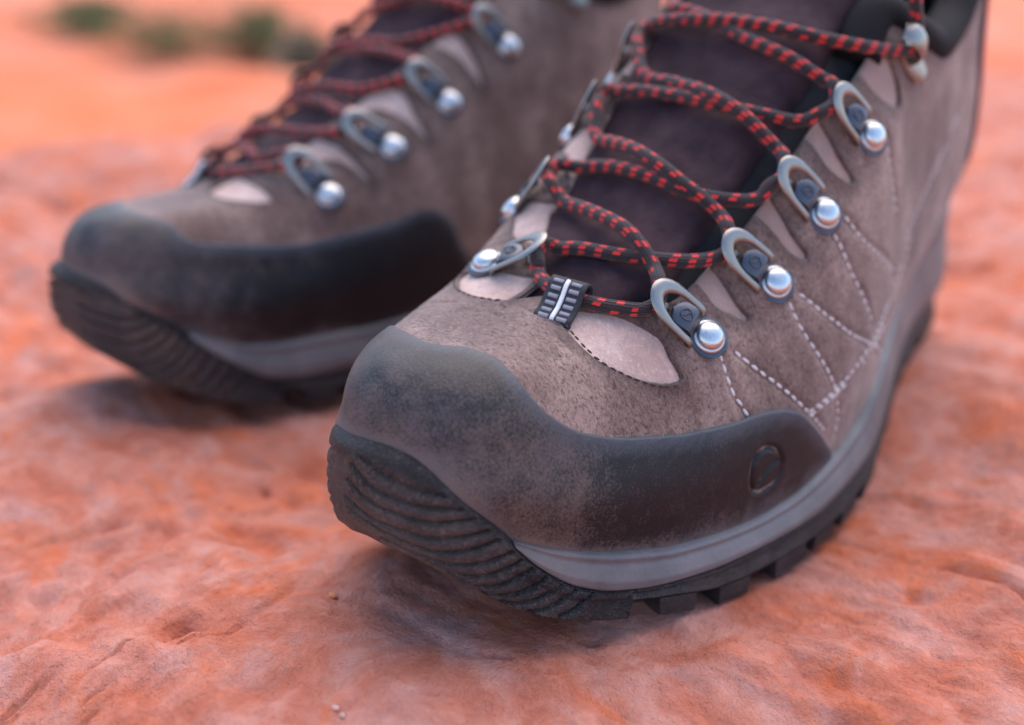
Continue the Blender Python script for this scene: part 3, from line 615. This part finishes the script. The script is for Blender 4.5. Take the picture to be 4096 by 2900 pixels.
    G = across(ys, np.interp(ys, [66, 80, 100, 232], [10, 26, 42, 50]), np.interp(ys, [66, 80, 100, 232], [10, 26, 42, 50]), 14, -5.2, -5.2, 0)
    mesh_obj('gusset', G.reshape(-1, 3), grid_faces(60, 27), M['lining'], root)
    # ------------------------------------------------ collar roll, lining, crimson heel tab
    cs = np.concatenate([np.linspace(.212, 0, 40), np.linspace(1, .79, 40)[1:]])
    cp, cn = surf_pts(cs, np.minimum(t_edge(cs), 1))
    c1 = cp-cn*4.5; c1[:, 2] += 2.0
    for _ in range(3): c1[1:-1] = (c1[:-2]+2*c1[1:-1]+c1[2:])/4
    V, F = tube(catmull(c1, 3), 7.0, 18); mesh_obj('collar', V, F, M['collar'], root)
    S = np.linspace(0, 1, 150); rows = []
    for kk in np.linspace(0, 1, 12):
        t = np.minimum(t_edge(S), .98)*(.12+.88*kk); p, n = surf_pts(S, t); rows.append(p-n*(5.5 if kk < .98 else 5.0))
    mesh_obj('lining', np.stack(rows, 1).reshape(-1, 3), grid_faces(150, 12), M['lining'], root)
    hs = np.concatenate([np.linspace(.95, .9999, 12), np.linspace(0.0001, .055, 12)]); ht = np.linspace(.14, .56, 30)
    p, n = surf_grid(hs, ht); p = p+n*2.4
    mesh_obj('heel_tab', p.reshape(-1, 3), grid_faces(24, 30), M['crimson'], root)
    # ------------------------------------------------ stitching, each stitch its own piece
    bm = bmesh.new(); bmesh.ops.create_uvsphere(bm, u_segments=6, v_segments=4, radius=1.0)
    for q in bm.verts: q.co = Vector((q.co.x*1.45, q.co.y*.52, q.co.z*.42))*MM
    stitch = bm_mesh('stitch', bm, M['thread'])
    bm = bmesh.new(); bmesh.ops.create_uvsphere(bm, u_segments=6, v_segments=4, radius=1.0)
    for q in bm.verts: q.co = Vector((q.co.x*.95, q.co.y*.30, q.co.z*.28))*MM
    dstitch = bm_mesh('seam_stitch', bm, M['darkthread'])
    def sew(st, pitch, me, h, name):
        st = dense(np.asarray(st, float), 6); p, n = surf_pts(st[:, 0], np.minimum(st[:, 1], 1)); q = resample(np.hstack([p, n]), .2)
        L = np.r_[0, np.cumsum(np.linalg.norm(np.diff(q[:, :3], axis=0), axis=1))]
        for u in np.arange(pitch*.5, L[-1], pitch):
            i = min(max(np.searchsorted(L, u), 1), len(q)-2); a = Vector(q[i+1, :3]-q[i-1, :3]).normalized(); nn_ = Vector(q[i, 3:]).normalized()
            a = (a+Vector((random.uniform(-.12, .12), random.uniform(-.12, .12), random.uniform(-.12, .12)))).normalized()
            b = nn_.cross(a).normalized(); nn_ = a.cross(b)
            mt = Matrix.Identity(4)
            for r in range(3): mt[r][0], mt[r][1], mt[r][2] = a[r], b[r], nn_[r]
            mt.translation = (Vector(q[i, :3])+nn_*(h+random.uniform(-.05, .05)))*MM
            o = bpy.data.objects.new(name, me); link(o, upper); o.matrix_local = mt
    for kx in ('st_a', 'st_b', 'st_c', 'st_d', 'st_e', 'st_e2', 'st_f', 'st_g', 'st_h'): sew(B[kx], 3.3, stitch, .85, 'stitch')
    wb = B['win_out'][:8]; sew(wb+np.array([0, -.012]), 2.3, dstitch, 1.36, 'seam_stitch')
    sew(B['win_in'][:7]+np.array([-.002, -.006]), 2.3, dstitch, 1.36, 'seam_stitch')
    # ------------------------------------------------ webbing loop that holds the lace over the vamp
    p, n = surf_pts(B['loop'][:, 0], np.minimum(B['loop'][:, 1], 1)); d = p[1]-p[0]; p[1] = p[0]+d*.74; d = p[1]-p[0]; Ld = np.linalg.norm(d); d /= Ld; nn_ = (n[0]+n[1])/2; nn_ -= d*(nn_@d); nn_ /= np.linalg.norm(nn_); w = np.cross(nn_, d)
    prof = [(-1.0, .2), (0, 1.7), (Ld*.3, 2.3), (Ld*.6, 4.0), (Ld*.85, 5.9), (Ld+1.4, 5.6), (Ld+3.2, 3.0), (Ld+2.4, .6), (Ld+.5, -.5)]
    c = catmull(np.array([p[0]+d*a+nn_*b for a, b in prof]), .5); T = np.gradient(c, axis=0); T /= np.linalg.norm(T, axis=1)[:, None]; up_ = np.cross(T, w); up_ *= np.sign((up_[3]@nn_))
    W = 5.2; V = []; xs = np.linspace(-W, W, 9)
    V = np.concatenate([(c[:, None]+w[None, None]*xs[None, :, None]), (c[:, None]-up_[:, None]*.9+w[None, None]*xs[None, ::-1, None])], 1); nj = V.shape[1]
    F = [(i*nj+j, i*nj+(j+1) % nj, (i+1)*nj+(j+1) % nj, (i+1)*nj+j) for i in range(len(c)-1) for j in range(nj)]
    loop = mesh_obj('lace_loop', V.reshape(-1, 3), F, M['web'], root)
    Lc = np.r_[0, np.cumsum(np.linalg.norm(np.diff(c, axis=0), axis=1))]
    def on_loop(u, x, h):
        i = np.searchsorted(Lc, u); return c[i]+w*x+up_[i]*h
    for u in np.arange(1.6, Ld+3.0, 2.05):
        for sg in (-1, 1):
            q = np.array([on_loop(u, sg*x, .06) for x in np.linspace(1.2, 3.9, 4)]); i = np.searchsorted(Lc, u)
            V, F = tube(q, .58, 8, (np.repeat(up_[i][None], 4, 0), .6, 1.0)); mesh_obj('webbing_bar', V, F, M['webgrey'], loop)
    q = np.array([on_loop(u, 0, .1) for u in np.arange(.6, Ld+2.6, .6)]); V, F = tube(q, .62, 8); mesh_obj('webbing_cord', V, F, M['webwhite'], loop)
    return root

def dress(root, tip_in, ball_in, hm):
    # ------------------------------------------------ lace hooks
    def frame(o_st, tip_st, reach=None):
        if reach:                                       # slide the foot of the hook along the last until it is one hook length from the tip
            ks = np.linspace(.3, 2.2, 60); o_st, tip_st = np.array(o_st, float), np.array(tip_st, float)
            q, _ = surf_pts(tip_st[0]+(o_st[0]-tip_st[0])*ks, np.clip(tip_st[1]+(o_st[1]-tip_st[1])*ks, .05, 1)); t0, _ = surf_pts(tip_st[:1], tip_st[1:])
            i = np.argmin(np.abs(np.linalg.norm(q-t0, axis=1)-reach)); o_st = tip_st+(o_st-tip_st)*ks[i]
        p, n = surf_pts(np.array([o_st[0], tip_st[0]]), np.array([o_st[1], tip_st[1]]))
        O = Vector(p[0]); nn_ = Vector(n[0]*.6+n[1]*.4).normalized(); a = Vector(p[1]-p[0]); a = (a-nn_*a.dot(nn_)).normalized(); b = nn_.cross(a)
        mt = Matrix.Identity(4)
        for r in range(3): mt[r][0], mt[r][1], mt[r][2] = a[r], b[r], nn_[r]
        mt.translation = (O+nn_*1.0)*MM
        return mt
    frames = {'out': [frame(B['ball_out'][i], B['ring_out'][i]) for i in range(4)], 'in': [frame(ball_in[i], tip_in[i], 18.0) for i in range(4)]}
    for side in ('out', 'in'):
        for mt in frames[side]:
            h = empty('lace_hook', root); h.matrix_local = mt
            for nm in ('bracket', 'ring', 'stud', 'rivet', 'pivot', 'emblem'): link(bpy.data.objects.new(nm, hm[nm]), h)
    f5 = {'out': frame(B['hook5_out'][0], B['hook5_out'][1]), 'in': frame(B['hook5_in'][0], B['hook5_in'][1])}
    for side in ('out', 'in'):
        h = empty('top_hook', root); h.matrix_local = f5[side]
        for nm in ('hook_plate', 'hook_horn'): link(bpy.data.objects.new(nm, hm[nm]), h)
    # ------------------------------------------------ the lace: one run through every hook
    def inhook(mt, y, x=17.0, z=2.6): return np.array((mt @ (Vector((x, y, z))*MM))/MM)
    def strand(kx, hs=None, rev=False):
        st = B[kx][::-1] if rev else B[kx]; p, n = surf_pts(st[:, 0], np.minimum(st[:, 1], 1)); h = np.full(len(st), 2.3)
        u = np.linspace(0, 1, len(st)); h += 1.1*np.sin(np.pi*u)
        if hs: h += hs[2]*np.exp(-((u-hs[0])/hs[1])**2)
        return list(p+n*h[:, None])
    def turn(mt, sgn):                                  # in under the ring, round the pivot, out again
        return [inhook(mt, sgn*4.9, 19.0, 2.8), inhook(mt, sgn*2.4, 17.0, 2.3), inhook(mt, 0, 16.0, 2.2), inhook(mt, -sgn*2.4, 17.0, 2.3), inhook(mt, -sgn*4.9, 19.0, 2.8)]
    o_, i_ = frames['out'], frames['in']
    path = []
    m5o, m5i = f5['out'], f5['in']
    path += [inhook(m5i, 0, 8, 4)]
    path += strand('S7', rev=True)
    path += turn(o_[3], -1)
    path += strand('S4', rev=True)
    path += turn(i_[2], 1)
    path += strand('S3', (.4, .25, 2.6), rev=True)
    path += turn(o_[1], -1)
    path += strand('S2', (.62, .2, -1.0), rev=True)
    path += turn(i_[0], 1)
    path += strand('S0', (.5, .3, -1.3))
    path += turn(o_[0], 1)
    path += strand('S1', (.35, .25, 2.2))
    path += turn(i_[1], -1)
    path += strand('S3b', (.6, .2, -.8))
    path += turn(o_[2], 1)
    path += strand('S5', (.5, .25, 2.2))
    path += turn(i_[3], -1)
    path += strand('S6', (.35, .25, 2.0))
    path += [inhook(m5o, 3, 9, 4), inhook(m5o, 0, 4, 4), inhook(m5o, -4, 8, 5), inhook(m5o, -8, 16, 7), inhook(m5o, -12, 26, 10)]
    C = resample(catmull(np.array(path), .8), .55)
    for _ in range(26): C[1:-1] = (C[:-2]+2*C[1:-1]+C[2:])/4
    n = 12; V, F = tube(C, 1.95, n)
    L = np.r_[0, np.cumsum(np.linalg.norm(np.diff(C, axis=0), axis=1))]
    lace = mesh_obj('lace', V, F, M['lace'], root, {'along': np.repeat(L, n), 'around': np.zeros(len(V))})
    # face-corner 'around' so that it wraps cleanly
    me = lace.data; me.attributes.remove(me.attributes['around']); at = me.attributes.new('around', 'FLOAT', 'CORNER')
    vi = np.empty(len(me.loops), int); me.loops.foreach_get('vertex_index', vi); r = (vi % n)/n
    ls = np.empty(len(me.polygons), int); me.polygons.foreach_get('loop_start', ls); lt = np.empty(len(me.polygons), int); me.polygons.foreach_get('loop_total', lt)
    for a, b in zip(ls, lt):
        q = r[a:a+b]
        if b == 4 and q.max()-q.min() > .5: r[a:a+b] = np.where(q < .5, q+1, q)
    at.data.foreach_set('value', r.astype(np.float32))

def hook_meshes():
    H = {}
    # bracket : a strip that carries the stud at the back and lifts to clamp the ring
    xs = np.array([-5.9, -5.2, -4.0, -1.8, 0, 1.8, 3.4, 4.4, 5.2, 6.2, 7.4, 9.0, 10.6, 11.8, 12.5])
    hw = np.array([1.0, 2.9, 4.4, 5.4, 5.6, 5.2, 4.5, 4.0, 3.8, 3.7, 3.7, 3.7, 3.4, 2.4, .6])
    zz = np.array([.9, 1.0, 1.0, 1.0, 1.0, 1.0, 1.3, 2.2, 3.2, 3.9, 4.1, 4.1, 4.0, 3.8, 3.5])
    X = catmull(np.c_[xs, hw, zz], .4); ys = np.linspace(-1, 1, 9); V = []
    for a, b, c in X:
        V += [(a, b*y, c-.5*abs(y)**3) for y in ys]+[(a, b*y*.96, c-1.1) for y in ys[::-1]]
    nj = 18; F = [(i*nj+j, i*nj+(j+1) % nj, (i+1)*nj+(j+1) % nj, (i+1)*nj+j) for i in range(len(X)-1) for j in range(nj)]
    F += [tuple(range(nj)), tuple((len(X)-1)*nj+j for j in range(nj))[::-1]]
    def mk(name, V, F, mat, sharp=40):
        bm = bmesh.new(); vv = [bm.verts.new(Vector(p)*MM) for p in V]
        for f in F: bm.faces.new([vv[i] for i in f])
        return bm_mesh(name, bm, mat, True, sharp)
    H['bracket'] = mk('bracket', V, F, M['blued'])
    # domed stud on a small collar
    prof = [(4.5, .3), (4.7, .9), (4.5, 1.4), (3.95, 1.5), (3.9, 1.8), (3.75, 2.3), (3.4, 2.8), (2.8, 3.15), (2.0, 3.45), (1.0, 3.6), (0.01, 3.65)]
    n = 28; V = [(r*math.cos(a), r*math.sin(a), z) for r, z in prof for a in np.linspace(0, 2*math.pi, n, endpoint=False)]
    F = [(i*n+j, i*n+(j+1) % n, (i+1)*n+(j+1) % n, (i+1)*n+j) for i in range(len(prof)-1) for j in range(n)]
    H['stud'] = mk('stud', V, F, M['stud'], 70)
    prof = [(1.9, .1), (1.9, .8), (1.5, 1.3), (.8, 1.55), (.01, 1.6)]
    V = [(14.2+r*math.cos(a), r*math.sin(a), z) for r, z in prof for a in np.linspace(0, 2*math.pi, 14, endpoint=False)]
    F = [(i*14+j, i*14+(j+1) % 14, (i+1)*14+(j+1) % 14, (i+1)*14+j) for i in range(len(prof)-1) for j in range(14)]
    H['rivet'] = mk('rivet', V, F, M['steel'], 60)
    # U shaped ring, wider at its closed end
    path = [(3.6, -5.0, .5), (4.4, -5.2, 1.8), (7.5, -5.2, 2.9), (11.5, -5.0, 4.0), (15.0, -4.2, 5.0), (17.6, -2.4, 5.7), (18.6, 0, 6.0), (17.6, 2.4, 5.7), (15.0, 4.2, 5.0), (11.5, 5.0, 4.0), (7.5, 5.2, 2.9), (4.4, 5.2, 1.8), (3.6, 5.0, .5)]
    c = catmull(path, .5); tip = np.clip((c[:, 0]-11)/8, 0, 1)
    nr = np.repeat(np.array([[-.28, 0, 1.]]), len(c), 0)
    V, F = tube(c, .72, 12, (nr, .9+.1*tip, 1.5+1.7*tip)); H['ring'] = mk('ring', V, F, M['steel'], 60)
    q = np.array([(4.3, y, .7) for y in np.linspace(-5.9, 5.9, 6)]); V, F = tube(q, .75, 12); H['pivot'] = mk('pivot', V, F, M['blued'], 50)
    # leaf-and-slash mark struck into the front of the bracket
    a = np.linspace(0, 2*np.pi, 30); e = np.array([(8.6+1.75*np.cos(x)+.25*np.sin(2*x), 1.55*np.sin(x), 4.12) for x in a])
    V1, F1 = tube(e, .2, 6); q = np.array([(8.6+d*1.0, d*.6+.35*math.sin(d*3), 4.15) for d in np.linspace(-1, 1, 7)]); V2, F2 = tube(q, .2, 6)
    H['emblem'] = mk('emblem', np.vstack([V1, V2]), F1+[tuple(i+len(V1) for i in f) for f in F2], M['blued'], 60)
    # open hook of the top pair
    c = catmull([(-7, 0, .8), (-2, 0, .9), (4, 0, 1.0), (8, 0, 1.2)], .6); nr = np.repeat(np.array([[0, 0, 1.]]), len(c), 0); u = np.linspace(0, 1, len(c))
    V, F = tube(c, 1.0, 12, (nr, .9, 3.0+1.6*np.sin(np.pi*u))); H['hook_plate'] = mk('hook_plate', V, F, M['steel'], 60)
    c = catmull([(2, 0, 1.2), (3.0, 0, 4.0), (5.5, 0, 6.6), (9.5, 0, 7.4), (13, 0, 6.6), (14.6, 0, 5.0)], .5); u = np.linspace(0, 1, len(c))
    nr = np.gradient(c, axis=0); nr = np.stack([-nr[:, 2], nr[:, 1]*0, nr[:, 0]], 1)
    V, F = tube(c, 1.0, 12, (nr, 1.0, 3.0+1.2*u-1.6*np.clip((u-.75)/.25, 0, 1)**2)); H['hook_horn'] = mk('hook_horn', V, F, M['steel'], 60)
    return H
# ---------------------------------------------------------------- the ground: a rock shelf, sand and stony desert beyond
BOOT2 = (-0.18133, 0.0177, -0.0006, math.radians(-4.03))
def to_boot2(x, y):
    dx, dy = x-BOOT2[0]*1000, y-BOOT2[1]*1000; c, s = math.cos(-BOOT2[3]), math.sin(-BOOT2[3])
    return -(c*dx-s*dy), s*dx+c*dy
n1, n2, n3, n4 = Noise2(21), Noise2(22), Noise2(23), Noise2(24)
def axis(n, lo, hi, near, c):
    u = np.linspace(-1, 1, n); k = 9.7
    w = np.sinh(k*u)/np.sinh(k)
    a = np.where(w < 0, w*lo, w*hi); return c+a
def terrace(n, k, s=.16):
    v = n*k; f = np.floor(v); r = v-f; return (f+np.clip((r-(1-s))/s, 0, 1))/k
def pits(x, y, cell, seed, depth, dens=.5):
    xi, yi = np.floor(x/cell).astype(int), np.floor(y/cell).astype(int); out = np.zeros_like(x); T = np.random.default_rng(seed).random((4, 128, 128))
    for dx in (-1, 0, 1):
        for dy in (-1, 0, 1):
            a, b = (xi+dx) % 128, (yi+dy) % 128; px, py = (xi+dx+T[0][a, b])*cell, (yi+dy+T[1][a, b])*cell; r = cell*(.12+.3*T[2][a, b])
            u = ((x-px)/r)**2+((y-py)/(r*.75))**2; out = np.minimum(out, np.where(T[3][a, b] < dens, -depth*(.4+T[2][a, b])*np.clip(1-u, 0, 1)**.7, 0))
    return out
def height(x, y):                                       # millimetres in, millimetres out
    wx, wy = x+9*n2(x/24, y/24), y+9*n3(x/26+4, y/26)
    h = 8*n1(x/110, y/110)+4*n2(x/45+5, y/45)
    pl = n1(wx/52+3, wy/40+9)+.5*n2(wx/21, wy/17)+.25*n3(wx/9, wy/8)+.12*n4(wx/4, wy/3.6)
    h += 9.5*(.6*terrace(pl+.5, 7)+.4*pl)                        # thin weathered layers breaking off in steps
    h += 2.8*n3(x/13, y/11)+1.4*n4(x/6.3, y/5.6)+.8*n1(x/3.1+7, y/2.9)+.4*n2(x/1.6, y/1.5)
    h += pits(wx, wy, 17, 5, 2.0, .4)+pits(x, y, 8, 6, 1.1, .4)
    rid = np.abs(n2(x/70+40+.5*n3(x/18, y/18), y/52)); h -= 3.5*np.exp(-(rid/.014)**2)
    base = 12*sm(150, 290, y)-3.4
    for bx, by in ((x, y), to_boot2(x, y)): base = base+15*np.exp(-((bx+2)/52)**2-((by-4)/52)**2)
    w = np.zeros_like(x); cap = np.full_like(x, 1e9)
    for bx, by in ((x, y), to_boot2(x, y)):
        lat = np.interp(by, [0, 14, 40, 100, 130, 170, 220, 290, 312], [4, 20, 38, 54, 58, 57, 50, 36, 6])
        med = np.interp(by, [0, 14, 40, 100, 130, 170, 220, 290, 312], [-18, -28, -40, -51, -52, -52, -50, -36, -6])
        d = np.maximum(np.maximum(bx-lat, med-bx), np.maximum(4-by, by-312))
        w = np.maximum(w, 1-sm(0, 38, d))
        zb = np.interp(by, [0, 20, 40, 60, 80, 100, 160, 195, 225, 300], [26, 20, 11, 6, 1.4, -.6, -.4, 5, 10, 13])
        core = sm(-6, -22, d); c = zb-.9*(1-core)+np.maximum(0, d-6)*.10+np.maximum(0, d-30)*.5
        cap = np.minimum(cap, c)
    hh = base+h*(1-.6*w)
    return np.minimum(hh, cap-.15)
gx = axis(740, 260e3, 260e3, 1, -40); gy = axis(740, 260e3, 260e3, 1, 90)
X, Y = np.meshgrid(gx, gy, indexing='ij'); Hh = height(X.ravel(), Y.ravel()).reshape(X.shape)
fd = np.array([-math.sin(yaw), math.cos(yaw)]); cx, cy = 170.6, -127.0
dist = (X-cx)*fd[0]+(Y-cy)*fd[1]; side = (X-cx)*fd[1]-(Y-cy)*fd[0]
edge = 790+260*sm(-200, 500, side)+90*n2(X/260, Y/260)*2+40*n3(X/70, Y/70)
r = np.hypot(X-cx, Y-cy)
drop = sm(0, 170, dist-edge)
far = sm(1500, 9000, r)
Z = Hh*(1-far*.6)+(-260)*drop+120*n4(X/900, Y/900)*sm(900, 2500, r)+60*n3(X/330, Y/330)*sm(900, 2500, r)
Z += 2600*sm(9000, 60000, r)*(.5+n1(X/14000, Y/14000))*1.4*far
rockm = 1-drop
rockm = np.maximum(rockm, sm(2500, 3400, dist+500*n2(X/700, Y/700))*.35)

k = NT('red sandstone')
rk = k.attr('rock')
big = k.noise(9, 5, .6); mid = k.noise(38, 6, .65, None, .6); fin = k.noise(220, 5, .7); sp = k.noise(900, 3, .7)
c = k.ramp(mid, [(.30, (.44, .118, .066)), (.44, (.54, .172, .108)), (.56, (.59, .245, .182)), (.72, (.61, .315, .27))])
pur = k.ramp(k.noise(34, 6, .72, None, .8), [(.50, 0.0), (.66, 1.0)])
c = k.mix(k.math('MULTIPLY', pur, .3), c, (.32, .145, .135))
org = k.ramp(k.noise(22, 6, .68, None, 1.0), [(.52, 0.0), (.66, 1.0)])
c = k.mix(k.math('MULTIPLY', org, .7), c, (.66, .15, .048))
c = k.mix(k.math('MULTIPLY', k.ramp(fin, [(.5, 0.0), (.72, 1.0)]), .2), c, (.76, .40, .31))
c = k.mix(k.math('MULTIPLY', k.ramp(sp, [(.62, 0.0), (.74, 1.0)]), .3), c, (.17, .08, .065))
sand = k.ramp(k.noise(3, 5, .6), [(.35, (.66, .15, .052)), (.5, (.68, .185, .075)), (.68, (.54, .24, .155))])
c = k.mix(rk, sand, c)
nb = k.bump(k.noise(60, 8, .65), .7, .005); nb = k.bump(k.ramp(k.noise(150, 6, .72), [(.34, 0.0), (.55, 1.0)]), .3, .0015, nb); nb = k.bump(fin, .7, .0015, nb); nb = k.bump(k.noise(1200, 3, .7), .5, .0005, nb)
k.set(Base_Color=c, Roughness=.9, Normal=nb, Specular_IOR_Level=.2)
ii, jj = np.meshgrid(np.arange(739), np.arange(739), indexing='ij'); a_ = (ii*740+jj).ravel(); gf = np.stack([a_, a_+740, a_+741, a_+1], 1)
ground = mesh_obj('ground', np.stack([X, Y, Z], 2).reshape(-1, 3), gf, k.m, None, {'rock': rockm.ravel()})
tag(ground, 'red sandstone shelf under the two boots running out to orange desert', None, None, 'structure')

# loose grains lying on the rock in front of the boots
k = NT('orange grit'); k.set(Base_Color=(.62, .22, .09), Roughness=.9); M['grit'] = k.m
k = NT('pale grit'); k.set(Base_Color=(.56, .34, .28), Roughness=.9); M['palegrit'] = k.m
def pebble(x, y, r, mat, label, cat='pebble'):
    bm = bmesh.new(); bmesh.ops.create_icosphere(bm, subdivisions=2, radius=1.0)
    for q in bm.verts: q.co = Vector((q.co.x*random.uniform(.7, 1.5), q.co.y*random.uniform(.6, 1.1)*.9, q.co.z*random.uniform(.35, .7)))*r*MM
    o = link(bpy.data.objects.new('pebble', bm_mesh('pebble', bm, mat))); z = height(np.array([float(x)]), np.array([float(y)]))[0]
    o.location = (x*MM, y*MM, (z+r*.35)*MM); tag(o, label, cat); return o

pebble(-20.2, 13.3, 1.3, M['grit'], 'tiny orange pebble on the rock just left of and below the sharp boot toe')
pebble(13.9, -14.0, 1.0, M['palegrit'], 'upper of two tiny pale grains at the bottom edge below the sharp boot')
pebble(16.4, -14.2, .8, M['palegrit'], 'lower of two tiny pale grains at the bottom edge below the sharp boot')

# ---------------------------------------------------------------- desert shrubs far behind, each with its own stems and leaves
k = NT('shrub leaf'); k.set(Base_Color=k.ramp(k.noise(9, 3), [(.35, (.09, .13, .045)), (.65, (.18, .215, .085))]), Roughness=.8); M['leaf'] = k.m
k = NT('pale shrub leaf'); k.set(Base_Color=k.ramp(k.noise(9, 3), [(.35, (.13, .135, .085)), (.65, (.20, .195, .125))]), Roughness=.8); M['paleleaf'] = k.m
k = NT('shrub stem'); k.set(Base_Color=(.13, .085, .055), Roughness=.9); M['stem'] = k.m
def ground_z(x, y):
    i = int(np.clip(np.searchsorted(gx, x), 1, len(gx)-1)); j = int(np.clip(np.searchsorted(gy, y), 1, len(gy)-1)); return Z[i, j]
def shrub(d, sd_, w, h, mat, label, seed):
    rr = random.Random(seed); x = cx+fd[0]*d+fd[1]*sd_; y = cy+fd[1]*d-fd[0]*sd_
    root = empty('desert_shrub', None, (x*MM, y*MM, ground_z(x, y)*MM-.01)); tag(root, label, 'shrub', 'desert shrubs on the sand behind the boots')
    tips = []; VV, FF = [], []
    for i in range(22):
        a = rr.uniform(0, 6.283); e = rr.uniform(.15, 1.0); q = [np.zeros(3)]
        for s in range(1, 5):
            f = s/4; q.append(np.array([math.cos(a)*w*.5*f*e, math.sin(a)*w*.5*f*e, h*f*(1.15-.55*e)])+np.array([rr.gauss(0, w*.02) for _ in range(3)])*f)
        V, F = tube(np.array(q), [4, 3, 2.2, 1.6, 1.0], 5); FF += [tuple(j+sum(len(z) for z in VV) for j in f) for f in F]; VV.append(V); tips += q[2:]
    mesh_obj('stems', np.vstack(VV), FF, M['stem'], root)
    V, F = [], []
    for i in range(2600):
        p = tips[rr.randrange(len(tips))]+np.array([rr.gauss(0, w*.055), rr.gauss(0, w*.055), rr.gauss(0, h*.09)])
        p[2] = max(p[2], 4); a = np.array([rr.gauss(0, 1) for _ in range(3)]); a /= np.linalg.norm(a); b = np.cross(a, [rr.gauss(0, 1) for _ in range(3)]); b /= np.linalg.norm(b)
        l, ww = rr.uniform(7, 14), rr.uniform(2, 4); n = len(V); V += [p-a*l, p+b*ww, p+a*l, p-b*ww]; F.append((n, n+1, n+2, n+3))
    mesh_obj('foliage', np.array(V), F, mat, root)
for a in [(3900, -1470, 460, 120, M['leaf'], 'leftmost green desert shrub, low and narrow, at the upper left', 3),
          (3700, -1090, 820, 165, M['leaf'], 'widest green desert shrub on the sand at the upper left', 4),
          (3680, -840, 460, 165, M['leaf'], 'dark green shrub touching the right end of the widest shrub', 5),
          (3300, -600, 330, 120, M['paleleaf'], 'pale grey-green shrub nearest the laces of the blurred boot', 6)]: shrub(*a)

# ---------------------------------------------------------------- the two boots
boot = build_boot()
tag(boot, 'sharp front brown suede hiking boot with emblem on its black rubber rand', 'hiking boot', 'pair of hiking boots on the rock')
def copy_tree(o, parent=None):
    c = o.copy(); col.objects.link(c); c.parent = parent
    for ch in list(o.children): copy_tree(ch, c)
    return c
other = copy_tree(boot)
other.location = BOOT2[:3]; other.rotation_euler = (0, 0, BOOT2[3]); other.scale = (-1, 1, 1)
other['label'] = 'blurred brown suede hiking boot behind, toe at the left edge of the photo'
hm = hook_meshes()
dress(boot, [(.6338, .955), (.675, .835), (.720, .84), (.757, .83)], [(.621, .61), (.6665, .60), (.716, .63), (.752, .62)], hm)
dress(other, [(.645, .77), (B['ring_in2'][1][0], .78), (B['ring_in2'][2][0], .79), (B['ring_in2'][3][0], .785)], B['ball_in'], hm)
